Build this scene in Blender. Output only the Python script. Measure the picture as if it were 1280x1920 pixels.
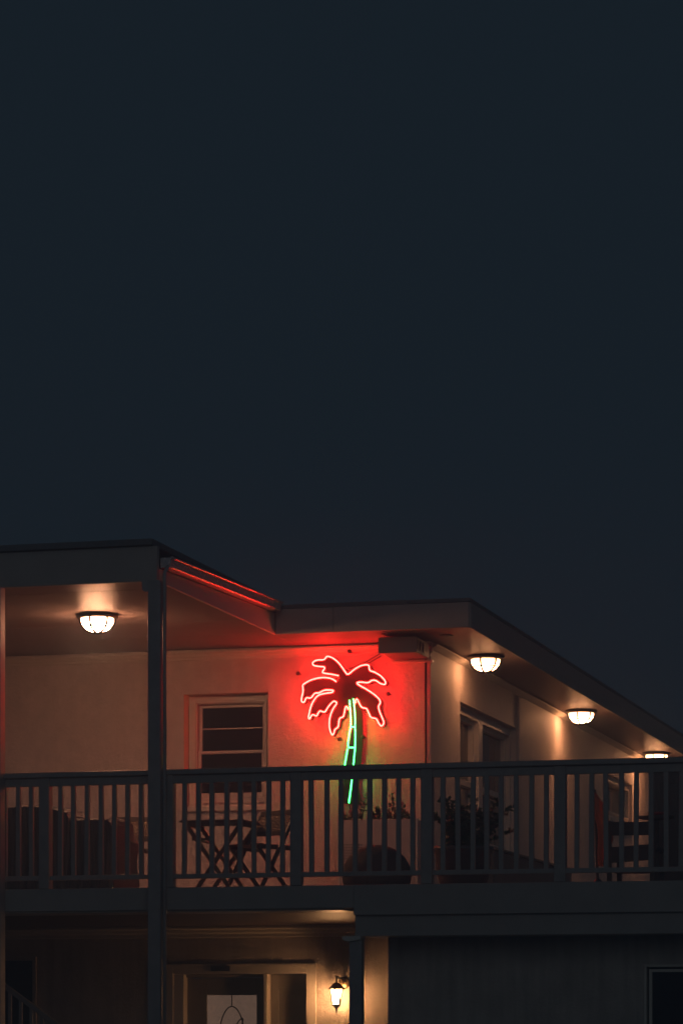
import bpy, math, random
from mathutils import Vector, Matrix
random.seed(7)
for o in list(bpy.data.objects): bpy.data.objects.remove(o)
sc = bpy.context.scene
col = sc.collection

# ------------------------------------------------------------------ camera
FOC, HOR = 5500.0, 1930.0            # focal length and eye level, in pixels of the 1280x1920 photograph
TH = math.atan(1500/FOC)             # the house front is turned 15 degrees to the camera
Fv = Vector((-math.sin(TH), math.cos(TH), 0)); Rv = Vector((math.cos(TH), math.sin(TH), 0)); Zv = Vector((0,0,1))
CAM = -24.5*(Fv + Rv*((290-640)/FOC)); CAM.z = 1.62
cd = bpy.data.cameras.new('camera'); cam = bpy.data.objects.new('camera', cd); col.objects.link(cam)
cam.location = CAM
cam.rotation_euler = (math.radians(90), 0, TH)
cd.sensor_fit = 'VERTICAL'; cd.sensor_height = 36.0
cd.lens = FOC/1920*36.0
cd.shift_y = (HOR-960)/1920
cd.clip_start = .1; cd.clip_end = 2000
sc.camera = cam

# ------------------------------------------------------------------ night sky, fill sun added from the camera side to lift darks, exposure
w = bpy.data.worlds.new('World'); sc.world = w; w.use_nodes = True
bg = w.node_tree.nodes['Background']
bg.inputs[0].default_value = (.0086, .0145, .0210, 1); bg.inputs[1].default_value = 1.0
sd = bpy.data.lights.new('fill_sun', 'SUN'); sun = bpy.data.objects.new('fill_sun', sd); col.objects.link(sun)
sd.energy = .15; sd.angle = math.radians(40); sd.color = (.76, .90, 1.0)
sun.rotation_euler = (math.radians(81), 0, math.radians(20))
vs = sc.view_settings; vs.view_transform = 'Standard'; vs.look = 'None'; vs.exposure = 0; vs.gamma = 1
sc.cycles.max_bounces = 10; sc.cycles.transparent_max_bounces = 16
sc.cycles.sample_clamp_indirect = 4

def ray(u, v): return Fv + Rv*((u-640)/FOC) + Zv*((HOR-v)/FOC)
def oy(u, v, y): r = ray(u, v); return CAM + r*((y-CAM.y)/r.y)
def ox(u, v, x): r = ray(u, v); return CAM + r*((x-CAM.x)/r.x)
def oz(u, v, z): r = ray(u, v); return CAM + r*((z-CAM.z)/r.z)

# ------------------------------------------------------------------ materials
def mat(name, c, rough=.5, spec=.5, metal=0, var=0, vscale=6, bump=0, bscale=40, stretch=(1,1,1), fine=0, streak=0, coat=0):
    m = bpy.data.materials.new(name); m.use_nodes = True
    nt = m.node_tree; N = nt.nodes; L = nt.links; b = N['Principled BSDF']
    b.inputs['Base Color'].default_value = (*c, 1); b.inputs['Roughness'].default_value = rough
    b.inputs['Specular IOR Level'].default_value = spec; b.inputs['Metallic'].default_value = metal
    if coat: b.inputs['Coat Weight'].default_value = coat; b.inputs['Coat Roughness'].default_value = .25
    g = N.new('ShaderNodeNewGeometry'); mp = N.new('ShaderNodeMapping'); mp.inputs['Scale'].default_value = stretch
    L.new(g.outputs['Position'], mp.inputs['Vector'])
    if var:
        n = N.new('ShaderNodeTexNoise'); n.inputs['Scale'].default_value = vscale; n.inputs['Detail'].default_value = 6; n.inputs['Roughness'].default_value = .65
        L.new(mp.outputs[0], n.inputs['Vector'])
        r = N.new('ShaderNodeValToRGB'); r.color_ramp.elements[0].position = .3; r.color_ramp.elements[1].position = .72
        r.color_ramp.elements[0].color = (*[max(0, x*(1-var)) for x in c], 1); r.color_ramp.elements[1].color = (*[min(1, x*(1+var*.6)) for x in c], 1)
        L.new(n.outputs['Fac'], r.inputs[0]); out = r.outputs[0]
        if streak:
            m2 = N.new('ShaderNodeMapping'); m2.inputs['Scale'].default_value = (9, 9, .5); L.new(g.outputs['Position'], m2.inputs['Vector'])
            n3 = N.new('ShaderNodeTexNoise'); n3.inputs['Scale'].default_value = 1.6; n3.inputs['Detail'].default_value = 5; L.new(m2.outputs[0], n3.inputs['Vector'])
            r3 = N.new('ShaderNodeMapRange'); r3.inputs[1].default_value = .35; r3.inputs[2].default_value = .7; r3.inputs[3].default_value = 1-streak; r3.inputs[4].default_value = 1.0
            L.new(n3.outputs['Fac'], r3.inputs[0])
            mx = N.new('ShaderNodeMix'); mx.data_type = 'RGBA'; mx.blend_type = 'MULTIPLY'; mx.inputs[0].default_value = 1
            L.new(out, mx.inputs[6]); L.new(r3.outputs[0], mx.inputs[7]); out = mx.outputs[2]
        L.new(out, b.inputs['Base Color'])
        rr = N.new('ShaderNodeMapRange'); rr.inputs[3].default_value = max(.05, rough-.08); rr.inputs[4].default_value = min(1, rough+.1)
        L.new(n.outputs['Fac'], rr.inputs[0]); L.new(rr.outputs[0], b.inputs['Roughness'])
    if bump:
        n2 = N.new('ShaderNodeTexNoise'); n2.inputs['Scale'].default_value = bscale; n2.inputs['Detail'].default_value = 4
        L.new(mp.outputs[0], n2.inputs['Vector'])
        bm = N.new('ShaderNodeBump'); bm.inputs['Strength'].default_value = bump; bm.inputs['Distance'].default_value = .01
        h = n2.outputs['Fac']
        if fine:
            n4 = N.new('ShaderNodeTexNoise'); n4.inputs['Scale'].default_value = bscale*4.5; n4.inputs['Detail'].default_value = 3; L.new(mp.outputs[0], n4.inputs['Vector'])
            ad = N.new('ShaderNodeMath'); ad.operation = 'MULTIPLY_ADD'; ad.inputs[1].default_value = fine; L.new(n4.outputs['Fac'], ad.inputs[0]); L.new(h, ad.inputs[2]); h = ad.outputs[0]
        L.new(h, bm.inputs['Height']); L.new(bm.outputs[0], b.inputs['Normal'])
    return m
def emat(name, c, s, base=(.8,.8,.8)):
    m = bpy.data.materials.new(name); m.use_nodes = True; b = m.node_tree.nodes['Principled BSDF']
    b.inputs['Base Color'].default_value = (*base, 1); b.inputs['Roughness'].default_value = .3
    b.inputs['Emission Color'].default_value = (*c, 1); b.inputs['Emission Strength'].default_value = s
    return m
def glassmat(name, tint, emis=None, es=0, gloss=.025):
    m = bpy.data.materials.new(name); m.use_nodes = True; nt = m.node_tree; N = nt.nodes; L = nt.links
    N.remove(N['Principled BSDF']); out = N['Material Output']
    t = N.new('ShaderNodeBsdfTransparent'); t.inputs[0].default_value = (*tint, 1)
    g = N.new('ShaderNodeBsdfGlossy'); g.inputs['Roughness'].default_value = .08
    fr = N.new('ShaderNodeFresnel'); fr.inputs[0].default_value = 1.45
    mx = N.new('ShaderNodeMixShader'); mx.inputs[0].default_value = gloss
    L.new(t.outputs[0], mx.inputs[1]); L.new(g.outputs[0], mx.inputs[2])
    s = mx.outputs[0]
    if emis:
        e = N.new('ShaderNodeEmission'); e.inputs[0].default_value = (*emis, 1); e.inputs[1].default_value = es
        a = N.new('ShaderNodeAddShader'); L.new(s, a.inputs[0]); L.new(e.outputs[0], a.inputs[1]); s = a.outputs[0]
    L.new(s, out.inputs[0]); return m

M = {}
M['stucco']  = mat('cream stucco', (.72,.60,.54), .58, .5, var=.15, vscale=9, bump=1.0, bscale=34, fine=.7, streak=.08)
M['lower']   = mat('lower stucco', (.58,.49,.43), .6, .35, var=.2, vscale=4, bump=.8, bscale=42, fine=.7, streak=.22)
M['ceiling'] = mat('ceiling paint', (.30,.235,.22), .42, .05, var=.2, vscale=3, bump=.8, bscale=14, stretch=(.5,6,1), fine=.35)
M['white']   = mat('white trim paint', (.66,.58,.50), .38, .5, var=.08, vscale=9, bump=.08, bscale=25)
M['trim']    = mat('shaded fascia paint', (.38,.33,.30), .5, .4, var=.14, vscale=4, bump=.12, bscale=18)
M['rail']    = mat('dark brown rail paint', (.37,.31,.285), .45, .45, var=.2, vscale=14, bump=.12, bscale=30)
M['post']    = mat('dark post paint', (.36,.32,.31), .45, .45, var=.2, vscale=10, bump=.1, bscale=30)
M['roof']    = mat('roof felt', (.16,.155,.16), .85, .2, var=.25, vscale=20, bump=.4, bscale=120)
M['gutter']  = mat('white gutter metal', (.66,.56,.54), .25, .6, metal=.45, var=.1, vscale=30, bump=.5, bscale=26, stretch=(1,1.6,1))
M['bronze']  = mat('bronze lamp metal', (.07,.05,.04), .4, .5, metal=.5, var=.3, vscale=40)
M['guard']   = mat('blackened wire', (.0022,.0018,.0016), .7, .02)
M['black']   = mat('black iron', (.03,.028,.028), .45, .5, var=.2, vscale=40)
M['board']   = mat('dark sign board', (.016,.010,.010), .5, .25, var=.2, vscale=12)
M['darkcover'] = mat('charcoal furniture cover', (.13,.14,.15), .8, .2, var=.25, vscale=8, bump=.6, bscale=12)
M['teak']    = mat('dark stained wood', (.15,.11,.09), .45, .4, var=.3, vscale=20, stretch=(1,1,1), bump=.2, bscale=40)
M['weave']   = mat('woven rattan', (.34,.25,.19), .6, .3, var=.3, vscale=60, bump=.8, bscale=90)
M['planter'] = mat('pale planter panel', (.55,.44,.40), .5, .4, var=.08, vscale=8, bump=.08)
M['hole']    = mat('planter hole', (.02,.02,.02), .9, .1)
M['soil']    = mat('potting soil', (.05,.035,.025), .95, .1, var=.3, vscale=60, bump=.8, bscale=80)
M['leaf']    = mat('leaf green', (.055,.085,.03), .45, .4, var=.45, vscale=25)
M['leaf2']   = mat('pale leaf', (.20,.19,.10), .5, .3, var=.4, vscale=25)
M['flower']  = mat('pink petal', (.55,.12,.14), .6, .2)
M['stem']    = mat('stem brown', (.07,.05,.03), .7, .2)
M['pot']     = mat('dark glazed pot', (.07,.065,.07), .35, .5, var=.2, vscale=12)
M['pouf']    = mat('brown canvas', (.14,.115,.105), .85, .2, var=.2, vscale=10, bump=.5, bscale=70)
M['towel']   = mat('coral cloth', (.66,.40,.30), .9, .1, var=.15, vscale=14, bump=.6, bscale=60)
_n = M['towel'].node_tree; _t = _n.nodes.new('ShaderNodeBsdfTranslucent'); _t.inputs[0].default_value = (.88,.55,.40,1)
_m = _n.nodes.new('ShaderNodeMixShader'); _m.inputs[0].default_value = .75
_n.links.new(_n.nodes['Principled BSDF'].outputs[0], _m.inputs[1]); _n.links.new(_t.outputs[0], _m.inputs[2]); _n.links.new(_m.outputs[0], _n.nodes['Material Output'].inputs[0])
M['cabinet'] = mat('brown cabinet wood', (.15,.115,.10), .5, .4, var=.3, vscale=6, stretch=(6,6,1), bump=.15)
M['doorp']   = mat('grey brown door paint', (.24,.21,.18), .4, .5, var=.1, vscale=8)
M['doorglass'] = mat('frosted door glass', (.46,.40,.35), .25, .6, var=.18, vscale=26, bump=.5, bscale=60)
_b = M['doorglass'].node_tree.nodes['Principled BSDF']; _b.inputs['Emission Color'].default_value = (1,.60,.42,1); _b.inputs['Emission Strength'].default_value = .125   # lit hall behind the frosted door glass
M['lead']    = mat('lead came', (.05,.045,.04), .4, .5, metal=.4)
M['copper']  = mat('copper lantern', (.62,.26,.12), .4, .5, metal=.25, var=.25, vscale=50)
M['brass']   = mat('aged brass', (.42,.30,.16), .35, .5, metal=.8, var=.3, vscale=50)
M['grey']    = mat('grey box enamel', (.20,.17,.165), .5, .4, var=.12, vscale=14)
M['cable']   = mat('black cable', (.025,.022,.022), .5, .4)
M['ground']  = mat('asphalt', (.05,.05,.052), .9, .2, var=.3, vscale=3, bump=.5, bscale=60)
M['concrete']= mat('concrete', (.28,.27,.25), .85, .2, var=.2, vscale=4, bump=.3, bscale=40)
M['plaque']  = mat('dark number plate', (.06,.06,.065), .35, .5)
M['red_highlight']= mat('painted red highlight', (.5,.04,.03), .15, .5)  # red of a highlight put into the dish colour
def panemat():
    m = mat('dark window glass', (.014,.015,.018), .06, .3); return m
M['pane'] = panemat()
WARM = (1.0, .47, .205)
def globe(name, c, s_):
    m = emat(name, c, s_); nt = m.node_tree; N = nt.nodes; L = nt.links
    g = N.new('ShaderNodeNewGeometry'); sp = N.new('ShaderNodeSeparateXYZ'); L.new(g.outputs['True Normal'], sp.inputs[0])
    mr = N.new('ShaderNodeMapRange'); mr.inputs[1].default_value = 0; mr.inputs[2].default_value = -.9; mr.inputs[3].default_value = .13*s_; mr.inputs[4].default_value = s_
    L.new(sp.outputs['Z'], mr.inputs[0]); L.new(mr.outputs[0], N['Principled BSDF'].inputs['Emission Strength'])
    return m
M['globe'] = globe('lit lamp globe', (1.0,.43,.19), 54.0)
M['globe_far'] = globe('lit lamp globe far', (1.0,.43,.19), 100.0)
M['globe_porch'] = globe('lit porch lamp globe', (1.0,.45,.23), 260.0)
M['lantern_glass'] = emat('lit lantern glass', (1.0,.49,.20), 185.0)
M['red_core'] = emat('red neon gas', (1.0,.019,.015), 95.0)
M['red_glass'] = glassmat('red neon glass', (1,.80,.78), (1.0,.012,.008), 1.3)
M['green_core'] = emat('green neon gas', (.055,1.0,.16), 13.0)
M['green_glass'] = glassmat('green neon glass', (.88,1,.9), (.01,1.0,.22), .35)
M['acrylic'] = glassmat('clear acrylic', (.985,.985,.985))

# ------------------------------------------------------------------ mesh helpers
class MB:
    def __init__(s): s.v = []; s.f = []
    def add(s, v, f):
        n = len(s.v); s.v += [Vector(p) for p in v]; s.f += [[i+n for i in q] for q in f]; return s
    def box(s, x0, x1, y0, y1, z0, z1):
        return s.add([(x0,y0,z0),(x1,y0,z0),(x1,y1,z0),(x0,y1,z0),(x0,y0,z1),(x1,y0,z1),(x1,y1,z1),(x0,y1,z1)],
                     [(0,3,2,1),(4,5,6,7),(0,1,5,4),(1,2,6,5),(2,3,7,6),(3,0,4,7)])
    def beam(s, a, b, wd, ht, up=(0,0,1)):
        a = Vector(a); b = Vector(b); d = (b-a).normalized(); up = Vector(up)
        if abs(d.dot(up)) > .95: up = Vector((0,1,0))
        r = d.cross(up).normalized()*wd/2; u = r.cross(d).normalized()*ht/2
        return s.add([a-r-u,a+r-u,a+r+u,a-r+u,b-r-u,b+r-u,b+r+u,b-r+u], [(0,1,2,3),(7,6,5,4),(0,4,5,1),(1,5,6,2),(2,6,7,3),(3,7,4,0)])
    def prism(s, poly, ax, d0, d1):           # poly in the plane normal to axis ax
        def P(p, d): return {'y': (p[0],d,p[1]), 'x': (d,p[0],p[1]), 'z': (p[0],p[1],d)}[ax]
        n = len(poly)
        return s.add([P(p,d0) for p in poly]+[P(p,d1) for p in poly], [list(range(n))[::-1], list(range(n,2*n))]+[(i,(i+1)%n,n+(i+1)%n,n+i) for i in range(n)])
    def tube(s, pts, r, n=8, cap=True, r1=None):
        pts = [Vector(p) for p in pts]; base = len(s.v); m = len(pts); prev = None
        for i, p in enumerate(pts):
            d = (pts[min(i+1,m-1)]-pts[max(i-1,0)]).normalized()
            if prev is None:
                a = Vector((0,0,1)) if abs(d.z) < .9 else Vector((1,0,0)); u = d.cross(a).normalized()
            else:
                u = (prev - d*prev.dot(d)); u = u.normalized() if u.length > 1e-6 else d.orthogonal().normalized()
            prev = u; vv = d.cross(u)
            rr = r if r1 is None else r+(r1-r)*i/(m-1)
            for k in range(n):
                t = 2*math.pi*k/n; s.v.append(p+u*rr*math.cos(t)+vv*rr*math.sin(t))
        for i in range(m-1):
            for k in range(n):
                a = base+i*n+k; b = base+i*n+(k+1)%n; s.f.append([a,b,b+n,a+n])
        if cap:
            s.f.append([base+k for k in range(n)][::-1]); s.f.append([base+(m-1)*n+k for k in range(n)])
        return s
    def lathe(s, c, prof, n=24, axis='z'):     # prof: (r, h)
        c = Vector(c); base = len(s.v)
        for r, h in prof:
            for k in range(n):
                t = 2*math.pi*k/n; p = (r*math.cos(t), r*math.sin(t), h)
                if axis == 'y': p = (p[0], p[2], p[1])
                s.v.append(c+Vector(p))
        for i in range(len(prof)-1):
            for k in range(n):
                a = base+i*n+k; b = base+i*n+(k+1)%n; s.f.append([a,b,b+n,a+n])
        s.f.append([base+k for k in range(n)][::-1]); s.f.append([base+(len(prof)-1)*n+k for k in range(n)])
        return s
    def build(s, name, m, parent=None, bevel=0, smooth=False, subsurf=0):
        off = Vector((0,0,0))
        p = parent
        while p is not None: off += p.location; p = p.parent
        me = bpy.data.meshes.new(name); me.from_pydata([v-off for v in s.v], [], s.f); me.update()
        import bmesh
        bm = bmesh.new(); bm.from_mesh(me); bmesh.ops.recalc_face_normals(bm, faces=bm.faces); bm.to_mesh(me); bm.free()
        if smooth:
            for q in me.polygons: q.use_smooth = True
        o = bpy.data.objects.new(name, me); col.objects.link(o); o.parent = parent
        me.materials.append(M[m] if isinstance(m, str) else m)
        if bevel:
            b = o.modifiers.new('bevel', 'BEVEL'); b.width = bevel; b.segments = 2; b.limit_method = 'ANGLE'
        if subsurf:
            q = o.modifiers.new('sub', 'SUBSURF'); q.levels = q.render_levels = subsurf
        return o
def tag(o, label, cat, group=None):
    o['label'] = label; o['category'] = cat
    if group: o['group'] = group
    return o
def struct(o): o['kind'] = 'structure'; return o
def thing(name, loc, label, cat, group=None):
    o = bpy.data.objects.new(name, None); col.objects.link(o); o.location = loc; o.empty_display_size = .1
    return tag(o, label, cat, group)
def dup(root, delta, label):
    """a copy of a thing, its parts and their sub-parts, moved by delta"""
    def cp(o, par):
        c = o.copy(); col.objects.link(c); c.parent = par
        for ch in [q for q in bpy.data.objects if q.parent == o and q.name not in done]: done.add(ch.name); k = cp(ch, c); done.add(k.name)
        return c
    done = set(); r = cp(root, None); r.location = root.location + Vector(delta); r['label'] = label
    return r
def cr(pts, k=4):                               # Catmull-Rom through points
    P = [Vector(p) for p in pts]; out = []
    for i in range(len(P)-1):
        a = P[max(i-1,0)]; b = P[i]; c = P[i+1]; d = P[min(i+2,len(P)-1)]
        for j in range(k):
            t = j/k; out.append(.5*((2*b)+(c-a)*t+(2*a-5*b+4*c-d)*t*t+(3*b-a-3*c+d)*t**3))
    return out+[P[-1]]

# ------------------------------------------------------------------ measures of the place
YW, YE, XW, XE, XR = 4.28, 3.38, 1.34, 1.92, .04     # front wall, eave, side wall, side eave, right edge of porch roof
ZC, ZD, ZR = 5.36, 2.80, 3.785                        # ceiling, deck, handrail
YB = 26.0                                             # back of the house
XL = -7.0

# ground
struct(MB().add([(-600,-600,0),(600,-600,0),(600,600,0),(-600,600,0)], [(0,1,2,3)]).build('ground', 'ground'))
struct(MB().box(-9, 7, -1.4, YW, .0, .12).build('pavement', 'concrete', bevel=.02))

# ------------------------------------------------------------------ the building
H = thing('motel_building', (0, YW, 0), 'two storey stucco motel with deep porch roof and long side eave at night', 'building')
def ring(mb, u0, u1, z0, z1, hu0, hu1, hz0, hz1, d0, d1, ax='y'):
    for a,b,c,d in ((u0,hu0,z0,z1),(hu1,u1,z0,z1),(hu0,hu1,z0,hz0),(hu0,hu1,hz1,z1)):
        if b-a > 1e-4 and d-c > 1e-4:
            mb.box(a,b,d0,d1,c,d) if ax == 'y' else mb.box(d0,d1,a,b,c,d)
    return mb
# upper front wall with the window opening
w0 = oy(345,1302,YW); w1 = oy(503,1514,YW)
ring(MB(), XL, XW, ZD-.12, ZC+.1, w0.x, w1.x, w1.z, w0.z, YW, YW+.34).build('front_wall', 'stucco', H)
# window in the front wall
W = MB().box(w0.x, w1.x, YW+.31, YW+.335, w1.z, w0.z).build('window', 'black', H)
def frame(u0, u1, z0, z1, d0, d1, t, name, m, par, tb=None, ax='y', bevel=.004):
    return ring(MB(), u0, u1, z0, z1, u0+t, u1-t, z0+(tb or t), z1-t, d0, d1, ax).build(name, m, par, bevel=bevel)
q = YW+.15                                             # the frame sits back in the reveal
fx0, fx1 = w0.x+.004, w1.x-.004
frame(fx0, fx1, w1.z+.03, w0.z-.002, q, q+.155, .085, 'casing', 'white', W)
frame(fx0+.052, fx1-.052, w1.z+.06, w0.z-.055, q-.018, q-.002, .022, 'stop_bead', 'white', W)
zm = oy(430,1412,q+.04).z
sx0, sx1, sz0, sz1 = fx0+.088, fx1-.088, w1.z+.117, w0.z-.09
frame(sx0, sx1, zm-.012, sz1, q+.06, q+.09, .03, 'upper_sash', 'white', W)
frame(sx0, sx1, sz0, zm+.024, q+.027, q+.057, .03, 'lower_sash', 'white', W, tb=.05)
MB().box(sx0+.028, sx1-.028, q+.072, q+.078, zm+.01, sz1-.028).build('pane', 'pane', W)
MB().box(sx0+.028, sx1-.028, q+.04, q+.046, sz0+.045, zm-.01).build('pane', 'pane', W)
zb = oy(430,1366,q+.06).z
MB().box(sx0+.031, sx1-.031, q+.062, q+.071, zb-.006, zb+.006).build('glazing_bar', 'white', W)
MB().box(w0.x-.035, w1.x+.03, YW-.045, q+.02, w1.z-.028, w1.z+.025).build('sill', 'white', W, bevel=.008)
# upper side wall with two window openings (faces +x)
a0 = ox(862,1315,XW); a1 = ox(967,1365,XW); b0 = ox(1137,1452,XW); b1 = ox(1184,1470,XW)
zA1, zA0 = a0.z, 3.46
zB1 = ox(1160,1460,XW).z; zB0 = ox(1160,1540,XW).z
S = MB(); ymid = (a1.y+b0.y)/2; ystep = a1.y+.02
ring(S, YW+.341, ymid, ZD-.12, ZC+.1, a0.y, a1.y, zA0, zA1, XW-.24, XW, 'x')
ring(S, ymid, YB, ZD-.12, ZC+.1, b0.y, b1.y, zB0, zB1, XW-.24, XW, 'x')
S.build('side_wall', 'stucco', H)
def side_window(y0, y1, z0, z1, split, dep, plain=False):
    w_ = MB().box(XW-.235, XW-.20, y0, y1, z0, z1).build('window', 'black', H)
    frame(y0+.001, y1-.001, z0+.001, z1-.001, XW-.19, XW-dep, .09, 'casing', 'white', w_, ax='x')
    frame(y0+.07, y1-.07, z0+.07, z1-.07, XW-dep+.001, XW-dep+.02, .03, 'stop_bead', 'white', w_, ax='x')
    ys = y0+(y1-y0)*split
    if split: MB().box(XW-.185, XW-dep+.028, ys-.09, ys+.09, z0+.091, z1-.091).build('mullion', 'white', w_, bevel=.006)
    cuts = [(y0+.09, ys-.09), (ys+.09, y1-.09)] if split else [(y0+.09, y1-.09)]
    if plain: MB().box(XW-.155, XW-.148, y0+.10, y1-.10, z0+.10, z1-.10).build('pane', 'pane', w_); cuts = []
    for q0, q1 in cuts:
        frame(q0+.001, q1-.001, z0+.091, z1-.091, XW-.17, XW-dep-.03, .05, 'sash', 'white', w_, ax='x')
        MB().box(XW-.155, XW-.148, q0+.045, q1-.045, z0+.14, z1-.14).build('pane', 'pane', w_)
        zt = z0+(z1-z0)*.47
        MB().box(XW-.165, XW-dep-.02, q0+.052, q1-.052, zt-.03, zt+.03).build('meeting_rail', 'white', w_, bevel=.004)
    MB().box(XW-.1, XW+.05, y0-.05, y1+.05, z0-.05, z0+.012).build('sill', 'white', w_, bevel=.006)
side_window(a0.y, a1.y, zA0, zA1, .42, .07)
side_window(b0.y, b1.y, zB0, zB1, 0, .05, True)
# shallow band of wall standing proud beside the first window (the step that shows in the side wall)
MB().box(XW-.02, XW+.022, a1.y+.06, a1.y+.30, ZD, ZC-.09).build('pilaster', 'stucco', H, bevel=.01)
# wall of the back
MB().box(XL, XW-.25, YB-.24, YB-.001, ZD, ZC).build('back_wall', 'stucco', H)
# crown mouldings
def crown_x(x0, x1, y, z, m='white', s=1):
    return MB().prism([(y,z),(y-.07*s,z),(y-.07*s,z-.018*s),(y-.045*s,z-.03*s),(y-.04*s,z-.05*s),(y-.018*s,z-.062*s),(y-.018*s,z-.085*s),(y,z-.09*s)], 'x', x0, x1)
crown_x(XL, XW+.02, YW-.002, ZC-.022, s=.95).build('crown_moulding', 'white', H)
MB().prism([(XW+.002,ZC-.022),(XW+.062,ZC-.022),(XW+.062,ZC-.036),(XW+.036,ZC-.052),(XW+.016,ZC-.066),(XW+.002,ZC-.075)], 'y', YW-.001, YB).build('crown_moulding', 'white', H)
# ceilings: painted panels with open joints
s1 = oz(200,1108,ZC).y; s2 = oz(200,1172,ZC).y
cuts = sorted([.012, s1, s2, 3.32, YW+.2])
for i in range(len(cuts)-1):
    for x0, x1 in ((XL, -3.4), (-3.395, XR-.03)):
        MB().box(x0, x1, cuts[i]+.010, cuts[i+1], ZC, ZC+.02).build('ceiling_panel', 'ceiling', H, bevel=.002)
ey = [YE+.012, YE+.42, YW+.2]
for i in range(2):
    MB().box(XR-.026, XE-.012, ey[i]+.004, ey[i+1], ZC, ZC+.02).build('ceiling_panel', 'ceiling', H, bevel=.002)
y = YW+.204
while y < YB:
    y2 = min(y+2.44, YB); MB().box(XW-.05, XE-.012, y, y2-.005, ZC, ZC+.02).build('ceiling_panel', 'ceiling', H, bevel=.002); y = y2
# roofs and fascias
zt = oy(150,1024,0).z
R1 = MB().prism([(-.10,zt-.03),(YE+.2,zt-.03),(YE+.2,zt+.02),(-.10,zt+.02)], 'x', XL, XR-.03).build('porch_roof', 'roof', H)
def boards(x0, x1, step, fn, par):
    x = x1
    while x > x0+.05:
        a = max(x0, x-step); fn(a+.003, x, random.uniform(-.0025,.0025)).build('fascia_board', 'trim', par, bevel=.004); x = a
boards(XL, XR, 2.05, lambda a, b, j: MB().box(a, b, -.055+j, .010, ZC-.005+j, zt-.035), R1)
# right fascia of the porch roof, growing taller to the back
zf0, zf1 = oy(305,1066,.01).z, oz(502,1186,ZC).z+.20
MB().prism([(.012,ZC-.002),(YE+.02,ZC-.002),(YE+.02,ZC+.20),(.012,ZC+.11)], 'x', XR-.025, XR+.0).build('fascia_board', 'white', R1, bevel=.003)
# gutter on that side: box trough with two rolled lips
g0, g1 = .02, YE-.08
def gz(y): return ZC+.115+.085*(y-g0)/(g1-g0)
G = MB().add([(XR+.004,g0,gz(g0)),(XR+.075,g0,gz(g0)),(XR+.10,g0,gz(g0)+.085),(XR+.004,g0,gz(g0)+.085),(XR+.004,g1,gz(g1)),(XR+.075,g1,gz(g1)),(XR+.10,g1,gz(g1)+.085),(XR+.004,g1,gz(g1)+.085)],
             [(3,2,1,0),(4,5,6,7),(0,1,5,4),(1,2,6,5),(2,3,7,6),(3,0,4,7)]).build('gutter', 'gutter', R1, bevel=.004)
for dz, dx in ((.083,.104),(.012,.084)):
    MB().tube([(XR+dx, g0+(g1-g0)*t/40, gz(g0+(g1-g0)*t/40)+dz) for t in range(41)], .011, 8).build('gutter_lip', 'gutter', G, smooth=True)
rib = None
for i in range(64):
    yy = g0+.03+(g1-g0-.06)*i/63
    if rib is None:
        rib = MB().tube([(XR+.080,yy,gz(yy)+.022),(XR+.097,yy,gz(yy)+.068)], .005, 6).build('gutter_rib', 'gutter', G); ry, rz = yy, gz(yy)
    else:
        c = rib.copy(); col.objects.link(c); c.parent = G; c.location = (0, yy-ry, gz(yy)-rz)
# main roof
zt2 = oy(700,1130,YE).z
R2 = MB().prism([(YE-.005,zt2+.012),(YE+3.2,zt2+.03),(YB,zt2+.03),(YB,zt2-.02),(YE+3.2,zt2-.02),(YE-.005,zt2-.025)], 'x', XL, XE-.6).build('main_roof', 'roof', H)
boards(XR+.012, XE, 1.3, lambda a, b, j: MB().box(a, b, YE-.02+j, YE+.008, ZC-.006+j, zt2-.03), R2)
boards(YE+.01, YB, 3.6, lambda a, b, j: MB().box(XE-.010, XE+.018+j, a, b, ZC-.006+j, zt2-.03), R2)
MB().box(XE-.66, XE+.01, YE+.01, YB, zt2-.02, zt2+.012).build('roof_edge', 'roof', R2)
# deck
DK = MB().box(XL, 7, .03, YW, ZD-.10, ZD).add([],[]).build('balcony_deck', 'concrete', H)
MB().box(XW+.004, 7, YW+.001, YB, ZD-.10, ZD).build('side_walkway', 'concrete', H)
xs = oy(663,1700,0).x
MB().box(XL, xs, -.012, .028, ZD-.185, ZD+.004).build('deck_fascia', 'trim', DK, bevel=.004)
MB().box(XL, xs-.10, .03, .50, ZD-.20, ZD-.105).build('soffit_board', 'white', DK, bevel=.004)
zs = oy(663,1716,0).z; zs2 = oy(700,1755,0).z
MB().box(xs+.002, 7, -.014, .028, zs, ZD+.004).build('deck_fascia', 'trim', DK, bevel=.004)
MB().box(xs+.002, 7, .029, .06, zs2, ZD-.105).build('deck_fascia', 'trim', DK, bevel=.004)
MB().box(XL, xs+.3, .505, YW-.002, ZD-.165, ZD-.104).build('lower_ceiling', 'teak', DK)  # dark wood tone painted in for the shade under the deck
# lower front wall with the door opening, moulding above it
d0 = oy(326,1826,YW); d1 = oy(575,1826,YW); zdo = oy(450,1826,YW).z
xc = oy(727,1770,YW).x
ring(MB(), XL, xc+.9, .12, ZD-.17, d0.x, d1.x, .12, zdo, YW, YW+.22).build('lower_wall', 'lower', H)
crown_x(XL, xs+.28, YW-.002, ZD-.167, s=1.25).build('lower_moulding', 'white', H)
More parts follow.
